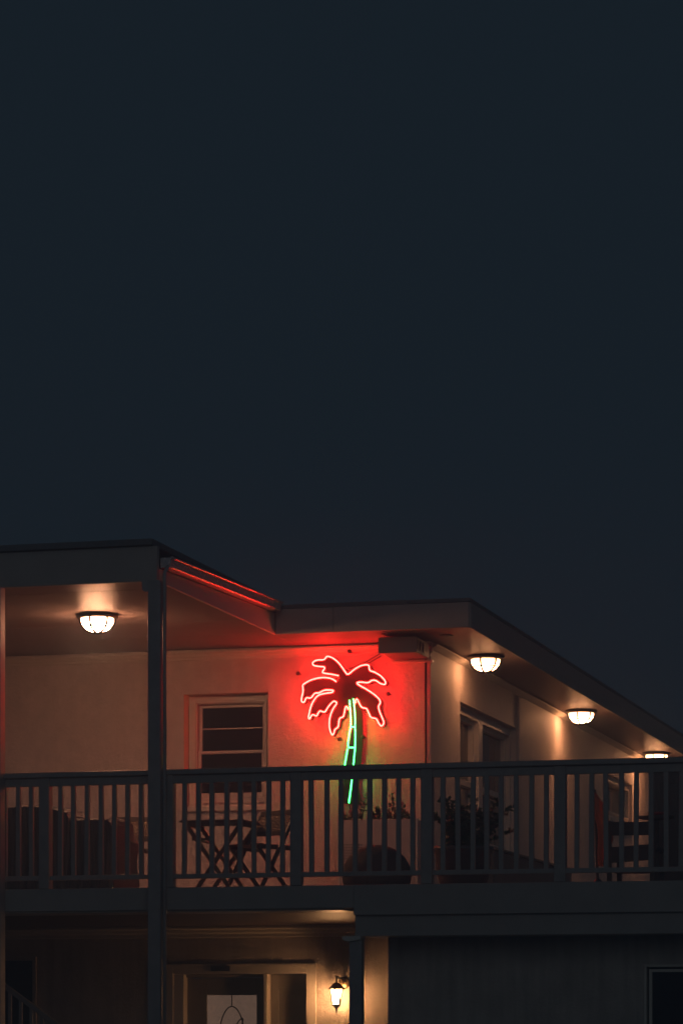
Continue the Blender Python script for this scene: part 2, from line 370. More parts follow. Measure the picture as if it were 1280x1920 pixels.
# ground floor room that carries the deck on the right
e0 = oy(727,1770,.55)
v0 = oy(1206,1808,.55); 
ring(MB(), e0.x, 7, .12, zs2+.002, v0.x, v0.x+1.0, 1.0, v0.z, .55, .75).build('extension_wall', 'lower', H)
MB().box(e0.x, e0.x+.2, .752, YW-.004, .12, zs2+.002).build('extension_side', 'lower', H)
MB().box(xs+.002, 7, .062, YW-.002, zs2+.004, zs2+.06).build('extension_soffit', 'white', H)
EW = MB().box(v0.x, v0.x+1.0, .70, .74, 1.0, v0.z).build('window', 'black', H)
frame(v0.x+.001, v0.x+.999, 1.001, v0.z-.001, .535, .69, .022, 'casing', 'white', EW)
frame(v0.x+.04, v0.x+.96, 1.04, v0.z-.04, .56, .66, .025, 'sash', 'white', EW)
MB().box(v0.x+.06, v0.x+.94, .60, .606, 1.06, v0.z-.06).build('pane', 'pane', EW)
# columns and posts
zc2 = zs2
c0 = oy(657,1800,.05); c1 = oy(680,1800,.05)
CL = MB().box(c0.x, c1.x, .0, .1, .12, zs2-.012).build('column', 'post', H, bevel=.006)
MB().prism([(c0.x-.055,zs2-.0),(c1.x+.0,zs2-.0),(c1.x+.0,zs2-.03),(c0.x-.002,zs2-.045),(c0.x-.05,zs2-.03)], 'y', -.03, .13).build('capital', 'white', CL, bevel=.004)
p0 = oy(277,1500,-.13); p1 = oy(300,1500,-.13)
PS = MB().box(p0.x, p1.x, -.13, -.02, .0, ZC-.008).build('porch_post', 'post', H, bevel=.006)
MB().prism([(p0.x-.055,ZC-.008),(p0.x-.001,ZC-.008),(p0.x-.001,ZC-.10),(p0.x-.03,ZC-.10),(p0.x-.05,ZC-.085)], 'y', -.12, -.03).build('post_bracket', 'post', PS)
MB().tube([(p1.x+.018,-.06,.2),(p1.x+.018,-.06,ZC+.06),(p1.x+.035,-.02,ZC+.12)], .016, 10).build('downspout', 'post', PS, smooth=True)
q1 = oy(1.5,1500,-.13)
MB().box(q1.x-.11, q1.x, -.13, -.02, 0, ZC-.008).build('porch_post', 'post', H, bevel=.006)
# door, side light, number plate
DY = YW+.10
DR = ring(MB(), d0.x-.085, d1.x+.10, .12, zdo+.10, d0.x+.001, d1.x-.001, .12, zdo-.001, YW-.022, YW-.002).build('door_surround', 'white', H, bevel=.005)
x_ = lambda u: oy(u, 1850, DY).x
dp0, dp1 = x_(352), x_(499)
DP = ring(MB(), dp0, dp1, .13, oy(420,1834,DY).z, x_(388), x_(481), .95, oy(430,1866,DY).z, DY, DY+.045).build('door', 'doorp', H, bevel=.004)
MB().box(x_(388)-.008, x_(481)+.008, DY+.018, DY+.026, .94, oy(430,1866,DY).z+.008).build('glass', 'doorglass', DP)
cx_ = x_(434); zt_ = oy(434,1887,DY).z
oval = [(cx_+.135*math.sin(t)*1.0, DY+.013, zt_-.36+.36*math.cos(t)) for t in [2*math.pi*i/48 for i in range(49)]]
MB().tube(oval, .006, 6).build('came', 'lead', DP, smooth=True)
MB().tube([(cx_,DY+.013,zt_),(cx_,DY+.013,oy(434,1866,DY).z)], .005, 6).build('came', 'lead', DP)
MB().tube(cr([(cx_+.05,DY+.013,zt_-.42),(cx_+.085,DY+.013,zt_-.25),(cx_+.115,DY+.013,zt_-.12),(cx_+.06,DY+.013,zt_-.16),(cx_+.0,DY+.013,zt_-.30)]), .006, 6).build('came', 'lead', DP, smooth=True)
MB().lathe((dp0+.07,DY-.03,1.05), [(.012,.03),(.012,.0),(.03,-.02),(.03,-.045),(.012,-.055)], 14, 'y').build('door_knob', 'brass', DP, smooth=True)
MB().box(d0.x+.002, dp0-.004, YW-.01, DY+.06, .12, zdo-.003).build('door_jamb', 'white', DR, bevel=.006)
MB().box(dp1+.004, x_(507), YW-.008, DY+.06, .12, zdo-.003).build('door_mullion', 'white', DR, bevel=.006)
MB().box(dp0-.002, dp1+.002, YW+.06, DY+.06, oy(420,1834,DY).z+.004, zdo-.003).build('door_head', 'doorp', DR, bevel=.004)
SL = ring(MB(), x_(508), d1.x-.003, .13, zdo-.004, x_(522), d1.x-.02, .5, oy(540,1856,DY).z, DY, DY+.045).build('side_light', 'doorp', H, bevel=.004)
MB().box(x_(522), d1.x-.02, DY+.02, DY+.03, .5, oy(540,1856,DY).z).build('panel', 'doorp', SL)
MB().box(x_(538), d1.x-.03, DY+.008, DY+.019, .6, oy(540,1866,DY).z).build('raised_panel', 'doorp', SL, bevel=.006)
n0 = oy(397,1811,YW); n1 = oy(433,1821,YW)
NP = MB().box(n0.x, n1.x, YW-.034, YW-.023, n1.z, n0.z).build('number_plate', 'plaque', H, bevel=.003)
# dark opening in the lower wall at far left
lw = MB().box(oy(8,1800,YW).x, oy(64,1800,YW).x, YW-.004, YW-.001, .9, oy(40,1800,YW).z).build('window', 'pane', H)
frame(oy(4,1800,YW).x, oy(70,1800,YW).x, .85, oy(40,1794,YW).z, YW-.03, YW-.005, .04, 'casing', 'lower', lw)
# conduit down the corner
MB().tube([(XW-.045,YW-.022,ZC-.11),(XW-.045,YW-.022,ZD)], .011, 8).build('corner_conduit', 'cable', H, smooth=True)
MB().box(XW-.10, XW+.008, YW-.052, YW-.006, ZC-.150, ZC-.115).build('conduit_cap', 'white', H, bevel=.01)
# ceiling vent by the corner
vp = oz(836,1191,ZC)
MB().lathe((vp.x,vp.y,ZC-.012), [(.06,.012),(.07,.004),(.06,0)], 20).build('ceiling_vent', 'black', H)

# ------------------------------------------------------------------ balcony railing
RL = thing('balcony_railing', (0,0,ZD), 'long dark painted wooden balcony railing running across the upper floor', 'railing')
PX = [-2.075,-.975,.122,1.229,2.335,3.436,4.53,5.63]
MB().box(-6.9, 6.9, -.045, .06, ZR-.045, ZR).build('handrail', 'rail', RL, bevel=.008)
MB().box(-6.9, 6.9, -.008, .030, ZR-.115, ZR-.046).build('top_rail', 'rail', RL, bevel=.004)
MB().box(-6.9, 6.9, -.010, .032, ZD+.075, ZD+.115).build('bottom_rail', 'rail', RL, bevel=.004)
post = MB().box(PX[0]-.046, PX[0]+.046, -.025, .067, ZD+.005, ZR-.046).build('post', 'rail', RL, bevel=.005)
for x in PX[1:]+[-3.17,-4.27,-5.37]:
    c = post.copy(); col.objects.link(c); c.parent = RL; c.location.x = x-PX[0]
bal = None
xsn = sorted(PX+[-3.17,-4.27,-5.37])
for a, b in zip(xsn[:-1], xsn[1:]):
    for k in range(1, 9):
        x = a+(b-a)*(k+.12)/9.1+random.uniform(-.004,.004)
        if bal is None: bal = c = MB().box(-.0185, .0185, -.007, .031, ZD+.112, ZR-.110).build('baluster', 'rail', RL, bevel=.003)
        else: c = bal.copy(); col.objects.link(c); c.parent = RL
        c.location.x = x; c.rotation_euler = (0, random.gauss(0,.0035), random.gauss(0,.02))

# ------------------------------------------------------------------ ceiling lamps
def lamp(loc, label, m, name='ceiling_lamp'):
    L_ = thing(name, loc, label, 'lamp', 'caged bulkhead ceiling lamps')
    x, y, z = loc
    MB().lathe((x,y,z), [(.165,-.002),(.185,-.010),(.190,-.022),(.182,-.034),(.165,-.040)], 40).build('base_plate', 'bronze', L_, smooth=True)
    R = .148; D = .118; zt = z-.041
    MB().lathe((x,y,zt), [(R*math.cos(t)**.85 if t < 1.56 else .002, -D*math.sin(t)) for t in [1.5607*i/10 for i in range(11)]], 36).build('glass_dome', m, L_, smooth=True)
    def arc(a, off=0):
        pts = []
        for i in range(15):
            t = math.pi*i/14; c_ = math.cos(t); r_ = (R+.010)*math.copysign(abs(c_)**.85, c_)
            pts.append((x+r_*math.cos(a), y+r_*math.sin(a), zt-.0-(D+.010)*math.sin(t)))
        return pts
    g = MB()
    for a in (.42, .42+math.pi/3, .42+2*math.pi/3): g.tube(arc(a), .0095, 8)
    g.tube([(x+.122*math.cos(t), y+.122*math.sin(t), zt-.070) for t in [2*math.pi*i/32 for i in range(33)]], .007, 6)
    g.build('wire_guard', 'guard', L_, smooth=True)
    return L_
zl = ZC-.001
def lp(u, v): p = oz(u, v, ZC); return p
pl = lp(183,1152); lamp((pl.x, pl.y, zl), 'caged dome lamp on the porch ceiling left of the post', 'globe_porch')
lamp((1.615, 5.47, zl), 'caged dome lamp under the side eave nearest the building corner', 'globe')
lamp((1.615, 10.65, zl), 'middle caged dome lamp of the row under the side eave', 'globe_far')
lamp((1.625, 16.1, zl), 'farthest caged dome lamp under the side eave, half hidden by the handrail', 'globe_far')

# ------------------------------------------------------------------ neon palm sign
YT, YBD = YW-.155, YW-.068
def z1(p): return oy(540+p[0]/5.818, 1200+p[1]/5.818, YT)
def z2(p): return oy(600+p[0]/9.143, 1350+p[1]/9.143, YT)
A = [(550,390),(480,375),(385,360),(378,340),(398,308),(385,292),(330,288),(282,278),(267,258),(280,235),(320,218),(385,215),(405,200),(420,182),(445,180),(500,205),(560,260),(610,330),(635,365),(655,372),(680,355),(730,315),(790,282),(850,270),(880,280),(884,310),(896,335),(940,350),(1000,385),(1045,430),(1062,465),(1050,485),(1000,472),(960,445),(915,440),(870,465),(800,460),(757,463),(763,485),(850,535),(940,595),(995,650),(1003,690),(985,725),(1000,790),(1030,860),(1042,900),(1030,930),(1010,935),(985,905),(960,860),(905,845),(880,800),(855,750),(805,735),(775,690),(755,650),(738,650),(735,690)]
B = [(525,455),(480,425),(410,410),(330,415),(240,440),(180,475),(160,495),(163,560),(150,620),(145,660),(160,680),(180,670),(190,645),(205,630),(245,632),(275,600),(295,580),(340,575),(390,550),(440,545),(490,550),(480,570),(420,580),(350,595),(310,620),(280,660),(250,720),(230,800),(222,845),(235,860),(255,825),(275,815),(310,828),(335,785),(355,775),(400,785),(430,740),(470,690),(500,668),(525,680),(525,700),(490,750),(465,810),(450,880),(450,950),(465,1010),(485,1035),(500,1010),(510,975),(545,945),(560,860),(600,835),(615,780),(625,735),(640,728),(655,760)]
sb = oy(655,1370,YW)
SG = thing('neon_palm_sign', (sb.x, YW, sb.z-.7), 'glowing neon palm tree sign with red fronds and green trunk on the wall', 'sign')
def neon(pts, name, core, glass, rc=.0068, rg=.0130):
    c = cr(pts, 4); o = MB().tube(c, rg, 10).build(name, glass, SG, smooth=True)
    MB().tube(c, rc, 8).build('gas_column', core, o, smooth=True)
    return o
neon([z1(p) for p in A], 'red_tube', 'red_core', 'red_glass')
neon([z1(p) for p in B], 'red_tube', 'red_core', 'red_glass')
gl = [z1((668,655)), z1((676,740)), z1((682,850)), z1((683,930))]
gl1 = [z1((683,952)), z2((512,170)), z2((492,300)), z2((476,400)), z2((482,455))]
gl2 = [z2((470,490)), z2((452,600)), z2((436,690)), z2((405,860)), z2((393,960)), z2((388,1030))]
gr = [z1((710,640)), z1((722,740)), z1((730,860)), z1((730,960)), z2((602,200)), z2((600,440)), z2((590,560)), z2((577,690)), z2((562,850)), z2((545,1000)), z2((528,1160)), z2((508,1310)), z2((492,1425))]
for g_ in (gl+gl1[:1], gl1, gl2, gr, [z1((684,948)), z1((728,948))], [z2((484,472)), z2((592,472))]):
    neon(g_, 'green_tube', 'green_core', 'green_glass', .0066, .0105)
# backing board cut to the palm's shape
def xz(p): v = z1(p); return Vector((v.x, v.z))
out2 = [xz(p) for p in A[::-1][2:]] + [xz(p) for p in B[:-1]]
def grow(poly, d):
    n = len(poly); ar = sum(poly[i].x*poly[(i+1)%n].y-poly[(i+1)%n].x*poly[i].y for i in range(n)); sgn = 1 if ar > 0 else -1
    res = []
    for i in range(n):
        t = (poly[(i+1)%n]-poly[i-1]); t = t.normalized() if t.length > 1e-6 else Vector((1,0))
        res.append(poly[i]+Vector((t.y,-t.x))*d*sgn)
    return res
BO = MB().prism([tuple(p) for p in grow(out2, .010)], 'y', YBD, YBD+.008).build('backing_board', 'board', SG)
L_ = [gl[0],gl[2],gl1[0],gl1[2],gl2[0],gl2[2],gl2[4],z2((372,1180)),z2((368,1420))]; Rr = [gr[0],gr[2],gr[3],gr[5],gr[7],gr[9],gr[10],z2((560,1290)),z2((545,1440))]
poly = [(p.x-.012,p.z) for p in L_]+[(p.x+.048,p.z) for p in Rr[::-1]]
MB().prism(poly, 'y', YBD+.012, YBD+.02).build('trunk_board', 'board', SG)
# clear acrylic sheet behind and its five stand-offs
ac = [(120,380),(150,320),(260,240),(400,170),(520,140),(640,135),(760,160),(900,210),(1020,270),(1090,350),(1105,480),(1090,640),(1060,850),(1030,960),(960,1020),(860,1055),(840,1060),(800,1200),(770,1500),(740,1850),(560,1850),(560,1400),(575,1080),(480,1085),(330,1000),(200,880),(120,690),(105,520)]
MB().prism([(oy(540+p[0]/5.818,1200+p[1]/5.818,YBD).x, oy(540+p[0]/5.818,1200+p[1]/5.818,YBD).z) for p in ac], 'y', YBD+.026, YBD+.031).build('acrylic_sheet', 'acrylic', SG)
edge = [oy(540+p[0]/5.818,1200+p[1]/5.818,YBD) for p in ac]; edge = [Vector((e.x,YBD+.028,e.z)) for e in edge+edge[:1]]
MB().tube(edge, .0022, 6).build('acrylic_edge', 'white', SG)  # white bead paints in the edge glow of the sheet
for p in ((672,127),(113,366),(1092,588),(563,1083),(822,1060)):
    v = oy(540+p[0]/5.818, 1200+p[1]/5.818, YBD-.02)
    MB().lathe((v.x,YW,v.z), [(.007,-.001),(.007,-.088),(.020,-.089),(.021,-.108),(.012,-.115)], 14, 'y').build('standoff', 'black', SG, smooth=True)
# tube supports and feed wires
for p in ((650,372),(885,300),(1050,470),(150,650),(235,850),(485,1020),(1015,925),(268,262)):
    v = z1(p); MB().tube([(v.x,YT+.008,v.z),(v.x,YBD,v.z)], .006, 8).build('tube_support', 'acrylic', SG)
MB().tube(cr([(v_ := z2((492,1425))), v_+Vector((.01,.03,-.06)), v_+Vector((.03,.07,-.12))]), .004, 6).build('feed_wire', 'cable', SG)
bx = oy(712,1226,YW-.10)
for k, p in enumerate(((640,300),(700,320))):
    a_ = z1(p); a_.y = YBD+.02
    MB().tube(cr([a_, a_*.6+bx*.4+Vector((0,0,-.012)), bx+Vector((.01*k,0,-.02*k))], 6), .006, 6).build('feed_wire', 'cable', SG, smooth=True)
c_ = [oy(680,1386,YW-.03), oy(677,1420,YW-.03), oy(673,1460,YW-.03), oy(670,1490,YW-.03)]
MB().tube(cr(c_), .0055, 6).build('feed_wire', 'cable', SG, smooth=True)

# ------------------------------------------------------------------ box under the eave
yb = YE+.28; b0_ = oy(711,1191,yb); b1_ = oy(779,1222,yb)
BX = thing('transformer_box', (b0_.x, YW, b1_.z), 'grey metal box under the eave right of the neon palm', 'box')
MB().box(b0_.x, b1_.x, yb, YW-.08, b1_.z, ZC-.03).build('housing', 'grey', BX, bevel=.006)
MB().box(b0_.x-.008, b1_.x+.012, yb-.014, yb-.002, b1_.z-.006, ZC-.035).build('front_cover', 'grey', BX, bevel=.003)
for k in range(3):
    MB().box(b1_.x+.001, b1_.x+.009, yb+.05+.12*k, yb+.085+.12*k, b1_.z+.03, ZC-.06).build('louvre', 'black', BX)
MB().box(b0_.x-.02, b1_.x+.03, YW-.078, YW-.001, b1_.z-.028, b1_.z-.008).build('mounting_rail', 'white', BX)

# ------------------------------------------------------------------ wall lantern
yl = YW-.19; lc = oy(630.5,1868,yl)
LN = thing('wall_lantern', (lc.x, YW, lc.z), 'lit copper carriage lantern on the wall beside the front door', 'lantern')
x, z = lc.x, lc.z
sc_ = FOC/((Vector((x,yl,z))-CAM).dot(Fv))
H_ = lambda v: z+(1868-v)/sc_
def hexring(r, zz): return [(x+r*math.cos(math.pi/6+k*math.pi/3), yl+r*math.sin(math.pi/6+k*math.pi/3), zz) for k in range(6)]
r0, r1 = 11.3/sc_, 7.3/sc_
mb = MB(); ta, tb = hexring(r0*.93, H_(1855.5)), hexring(r1*.93, H_(1882.5)); mb.add(ta+tb, [(k,(k+1)%6,6+(k+1)%6,6+k) for k in range(6)]+[tuple(range(6)),tuple(range(11,5,-1))]); mb.build('glass', 'lantern_glass', LN)
for k in range(6):
    MB().beam(hexring(r0,H_(1855))[k], hexring(r1,H_(1883))[k], .012, .012).build('glazing_bar', 'guard', LN)
MB().lathe((x,yl,0), [(r0*1.55,H_(1855.2)),(r0*1.5,H_(1853.5)),(r0*1.05,H_(1850)),(r0*.75,H_(1846)),(r0*.45,H_(1844)),(r0*.2,H_(1843)),(r0*.15,H_(1840))], 6).build('roof_cap', 'copper', LN)
MB().lathe((x,yl,0), [(r1*1.12,H_(1883)),(r1*1.1,H_(1886)),(r1*.55,H_(1889)),(r1*.3,H_(1892)),(r1*.34,H_(1893)),(r1*.18,H_(1895)),(r1*.2,H_(1898)),(.002,H_(1899))], 14).build('finial', 'bronze', LN, smooth=True)
wp = oy(646,1843,YW)
MB().lathe((wp.x,YW,wp.z), [(.055,-.001),(.058,-.012),(.04,-.022),(.018,-.03)], 24, 'y').build('wall_plate', 'brass', LN, smooth=True)
MB().tube(cr([(wp.x,YW-.025,wp.z),(wp.x-.02,YW-.08,wp.z+.04),(wp.x-.055,YW-.13,wp.z+.06),(x,yl,H_(1832)),(x,yl,H_(1841))],6), .010, 8).build('bracket_arm', 'brass', LN, smooth=True)

# ------------------------------------------------------------------ furniture on the balcony
def folding_leg(mb, a, b): return mb.beam(a, b, .022, .035)
def bistro_table(u0, u1, v, y, label):
    p = oy((u0+u1)/2, v, y); x0 = oy(u0,v,y).x; x1 = oy(u1,v,y).x; zt = p.z; dep = .55
    T = thing('folding_table', (p.x, y+dep/2, ZD), label, 'table')
    n = 6; wd = dep/n
    for k in range(n): MB().box(x0, x1, y+k*wd, y+(k+1)*wd-.008, zt-.018, zt).build('slat', 'teak', T, bevel=.003)
    MB().box(x0+.03, x0+.06, y+.03, y+dep-.03, zt-.05, zt-.0185).build('batten', 'teak', T)
    MB().box(x1-.06, x1-.03, y+.03, y+dep-.03, zt-.05, zt-.0185).build('batten', 'teak', T)
    MB().box(x0+.06, x1-.06, y+.012, y+.03, zt-.055, zt-.0185).build('apron', 'teak', T)
    for yy in (y+.06, y+dep-.06):
        folding_leg(MB(), (x0+.05,yy,zt-.04), (x1-.10,yy,ZD+.002)).build('leg', 'teak', T)
        folding_leg(MB(), (x1-.05,yy+.026,zt-.04), (x0+.10,yy+.026,ZD+.002)).build('leg', 'teak', T)
    MB().tube([(x0+.13,y+.06,zt-.17),(x0+.13,y+dep-.06,zt-.17)], .010, 8).build('stretcher', 'teak', T)
    MB().box(x0+.10, x1-.28, y+.05, y+.068, zt-.175, zt-.155).build('stretcher', 'teak', T)
bistro_table(336, 455, 1537, 1.15, 'folding slatted table with crossed legs in front of the window')
def bistro_chair(cx, cy, rot, label):
    C = thing('folding_chair', (cx, cy, ZD), label, 'chair', 'folding chairs with woven backs')
    # local: faces -x, back on +x
    Rm = Matrix.Rotation(rot, 3, 'Z'); o3 = Vector((cx, cy, ZD))
    def T(p): return o3 + Rm @ Vector(p)
    def bm(a, b, wd, ht, name, m='teak', up=(0,0,1)): return MB().beam(T(a), T(b), wd, ht, Rm @ Vector(up)).build(name, m, C, bevel=.003)
    for k in range(5):
        xk = -.20+.085*k; bm((xk,-.2,.43+.004*(k==0)), (xk,.2,.43+.004*(k==0)), .072, .016, 'seat_slat')
    for s in (-1,1):
        bm((-.20,s*.185,.41), (.18,s*.185,.41), .022, .03, 'seat_rail')
        bm((-.24,s*.215,.0), (.235,s*.215,.745), .022, .036, 'leg')
        bm((.22,s*.165,.0), (-.20,s*.165,.41), .022, .036, 'leg')
    bm((.215,-.20,.735), (.215,.20,.735), .02, .045, 'top_rail', up=(0,0,1))
    bm((.118,-.20,.548), (.118,.20,.548), .02, .04, 'back_rail')
    n = 11; B_ = MB()
    for i in range(n):
        t = i/(n-1); xx = .125+.092*t; zz = .575+.14*t
        B_.tube([T((xx+.006*((i+j)%2*2-1), -.2+.4*j/16, zz)) for j in range(17)], .0085, 5)
    for j in range(0,17,2): B_.tube([T((.125,-.2+.4*j/16,.57)),T((.217,-.2+.4*j/16,.72))], .006, 5)
    B_.build('woven_back', 'weave', C, smooth=True)
    return C
cc = oy(512,1560,1.45)
bistro_chair(cc.x-.13, 1.50, math.radians(62), 'folding chair with woven back right of the slatted table')
cc = oy(245,1560,1.75)
bistro_chair(cc.x, 1.9, math.radians(112), 'folding chair with woven back seen just left of the tall porch post')
# covered armchairs at the left
def cover(u_pts, y, dep, name, label, seedv):
    rnd = random.Random(seedv)
    pts = [oy(u, v, y) for u, v in u_pts]; c0 = sum((p.x for p in pts))/len(pts)
    T = thing(name, (c0, y+dep/2, ZD), label, 'armchair', 'armchairs under covers')
    nx = 40; x0, x1 = pts[0].x, pts[-1].x; V = []; Fc = []
    def top(x):
        for a, b in zip(pts[:-1], pts[1:]):
            if a.x <= x <= b.x+1e-6: return a.z+(b.z-a.z)*(x-a.x)/max(b.x-a.x,1e-6)
        return pts[-1].z
    rows = 22
    for i in range(nx+1):
        fx = x0+(x1-x0)*i/nx; h = top(fx)-ZD
        for j in range(rows+1):
            t = j/rows       # up the front, over the top, down the back
            wv = .012*math.sin(i*1.7+seedv)+.008*math.sin(i*.6+j*.4)
            if t < .42: yy, zz = y-.03+wv*(1-t)+.02*t, h*t/.42*.985
            elif t < .58: s = (t-.42)/.16; yy, zz = y+dep*s, h*(.985+.015*math.sin(math.pi*s))
            else: s = (t-.58)/.42; yy, zz = y+dep+.03*s+wv, h*.985*(1-s)
            V.append((fx+.01*math.sin(j*.9+i), yy, ZD+.012+zz))
    for i in range(nx):
        for j in range(rows): a = i*(rows+1)+j; Fc.append((a,a+rows+1,a+rows+2,a+1))
    Fc.append([j for j in range(rows+1)]); Fc.append([nx*(rows+1)+j for j in range(rows+1)][::-1])
    MB().add(V,Fc).build('fabric_cover', 'darkcover', T, smooth=False)
    for fx in (x0+.06, x1-.06):
        for yy in (y+.05, y+dep-.05): MB().box(fx-.02,fx+.02,yy-.02,yy+.02,ZD+.001,ZD+.06).build('foot', 'black', T)
cover([(4,1514),(14,1511),(45,1509),(88,1510),(104,1515),(118,1518),(126,1523),(131,1530)], .95, .62, 'covered_armchair', 'taller covered dark armchair behind the railing at the far left', 1)
cover([(133,1534),(147,1535),(175,1535),(195,1535),(204,1533),(208,1540),(212,1556),(216,1575)], 1.0, .6, 'covered_armchair', 'lower covered dark armchair just left of the woven folding chair', 4)
# pouf
pc = oy(706,1600,1.0); pz = oy(706,1584,1.0).z-ZD
PF = thing('round_pouf', (pc.x, 1.0, ZD), 'round brown floor pouf in front of the pale planter', 'pouf')
prof = [(.22,ZD+.001),(.272,ZD+.03),(.292,ZD+.08)]+[(max(.004,.297*math.cos(t)), ZD+.13+(pz-.13)*math.sin(t)) for t in [math.pi/2*k/12 for k in range(13)]]
MB().lathe((pc.x,1.0,0), prof, 36).build('cushion', 'pouf', PF, smooth=True)
MB().tube([(pc.x+.297*math.cos(t),1.0+.297*math.sin(t),ZD+.13) for t in [2*math.pi*i/40 for i in range(41)]], .006, 6).build('piping', 'pouf', PF, smooth=True)
# planter
yp = 3.45; q0 = oy(638,1538,yp); q1 = oy(777,1538,yp)
PL = thing('planter_box', ((q0.x+q1.x)/2, yp+.2, ZD), 'pale planter box with perforated corners below the neon palm', 'planter')
zp = q0.z
MB().box(q0.x, q1.x, yp, yp+.02, ZD+.05, zp).build('front_panel', 'planter', PL, bevel=.004)
MB().box(q0.x, q0.x+.02, yp+.021, yp+.40, ZD+.05, zp).build('side_panel', 'planter', PL)
MB().box(q1.x-.02, q1.x, yp+.021, yp+.40, ZD+.05, zp).build('side_panel', 'planter', PL)
MB().box(q0.x, q1.x, yp+.401, yp+.42, ZD+.05, zp).build('back_panel', 'planter', PL)
MB().box(q1.x+.001, q1.x+.03, yp-.006, yp+.02, ZD+.0, zp+.01).build('corner_post', 'white', PL, bevel=.003)
MB().box(q0.x-.03, q0.x-.001, yp-.006, yp+.02, ZD+.0, zp+.01).build('corner_post', 'white', PL, bevel=.003)
MB().box(q0.x+.021, q1.x-.021, yp+.021, yp+.40, zp-.12, zp-.03).build('soil', 'soil', PL)
hm = None
for r in range(9):
    for k in range(22):
        u = 645.5+4.6*k*.98+(0); v = 1584+5.2*r
        if 665+4*(4-r) < u < 748 and not (u > 752-0 and False): 
            if not (r < 3 and 672 < u < 681): continue
        if u > 768: continue
        p = oy(u, v, yp)
        if hm is None: hm = MB().lathe((p.x,yp+.004,p.z), [(.0075,-.006),(.0075,0)], 8, 'y').build('perforation', 'hole', PL); h0 = p.copy()
        else: c = hm.copy(); col.objects.link(c); c.parent = PL; c.location = (p.x-h0.x, 0, p.z-h0.z)
# plants
def plant(base, hts, spread, label, leaf='leaf', nl=16, ls=.028, flowers=0, seedv=0, name='leafy_plant', group=None, lean=0):
    rnd = random.Random(seedv); base = Vector(base)
    T = thing(name, base, label, 'plant', group); S_ = MB(); F_ = MB(); P_ = MB()
    for h in hts:
        a = rnd.uniform(0, 6.28); r = spread*rnd.uniform(.3,1)
        b = base+Vector((rnd.uniform(-.5,.5)*spread, rnd.uniform(-.3,.3)*spread, 0))
        tip = b+Vector((math.cos(a)*r+lean, math.sin(a)*r*.6, h))
        mid = (b+tip)/2+Vector((rnd.uniform(-.03,.03), rnd.uniform(-.03,.03), h*.12))
        pts = cr([b, mid, tip], 6); S_.tube(pts, .0035, 5, r1=.0015)
        for k in range(nl):
            t = rnd.uniform(.12, 1); p = pts[min(int(t*(len(pts)-1)), len(pts)-1)]
            d = Vector((rnd.gauss(0,1), rnd.gauss(0,1), rnd.gauss(.3,.6))).normalized(); s = Vector((rnd.gauss(0,1),rnd.gauss(0,1),rnd.gauss(0,1))); s = (s-d*s.dot(d)).normalized()
            l = ls*rnd.uniform(.6,1.4); wd = l*.34; nn = d.cross(s)*l*.12
            F_.add([p, p+d*l*.45+s*wd-nn, p+d*l, p+d*l*.45-s*wd-nn, p+d*l*.5+nn*.6], [(0,1,4),(1,2,4),(2,3,4),(3,0,4)])
        if flowers and rnd.random() < flowers:
            for k in range(5):
                aa = k*1.257; d = Vector((math.cos(aa),.3,math.sin(aa)))*.02; q = Vector((-math.sin(aa),.0,math.cos(aa)))*.011
                P_.add([tip, tip+d*.6+q, tip+d, tip+d*.6-q], [(0,1,2,3)])
    S_.build('stem', 'stem', T); F_.build('foliage', leaf, T)
    if P_.v: P_.build('blossom', 'flower', T)
    return T
def pp(u, dy=0): return (oy(u,1536,yp+.2+dy).x, yp+.2+dy, zp-.035)
G_ = 'plants in the pale planter'
plant(pp(646), [.10,.13,.16,.12,.14,.09,.17], .09, 'reddish leafed plant at the left end of the planter box', 'leaf2', 18, .03, .3, 1, group=G_)
plant(pp(680), [.30,.27,.20,.12,.1,.16], .07, 'wispy plant with small leaves beside the foot of the neon trunk', 'leaf', 22, .026, 0, 2, group=G_)
plant(pp(708), [.15,.18,.12,.14,.2,.11,.16,.1], .10, 'bushy low plant in the middle of the planter box', 'leaf', 26, .032, .3, 3, group=G_)
plant(pp(735), [.20,.31,.28,.16,.14,.12,.17,.1], .08, 'tallest feathery plant right of the planter middle', 'leaf', 26, .024, 0, 4, group=G_)
plant(pp(763), [.12,.2,.16,.14,.1,.12,.17], .10, 'arching plant with long leaves at the right end of the planter box', 'leaf', 22, .035, .2, 5, group=G_)
# big potted shrub at the corner
yq = 1.9; cp_ = oy(868,1560,yq)
PT = thing('plant_pot', (cp_.x, yq, ZD), 'dark glazed pot holding the bushy shrub near the building corner', 'pot')
MB().lathe((cp_.x,yq,ZD), [(.16,.002),(.20,.05),(.24,.22),(.25,.36),(.27,.38),(.27,.42),(.24,.42),(.23,.36)], 30).build('vessel', 'pot', PT, smooth=True)
MB().lathe((cp_.x,yq,ZD), [(.228,.34),(.01,.36)], 24).build('soil', 'soil', PT)
sh = plant((cp_.x,yq,ZD+.37), [random.Random(i).uniform(.2,.50) for i in range(34)], .34, 'dense dark shrub in the pot behind the railing near the building corner', 'leaf', 44, .05, 0, 11, 'potted_shrub')
plant((cp_.x+.14,yq+.05,ZD+.40), [.34,.40,.44,.30,.36], .12, 'pale leafed sprigs at the right side of the dark shrub', 'leaf2', 16, .05, 0, 12, 'pale_sprig')
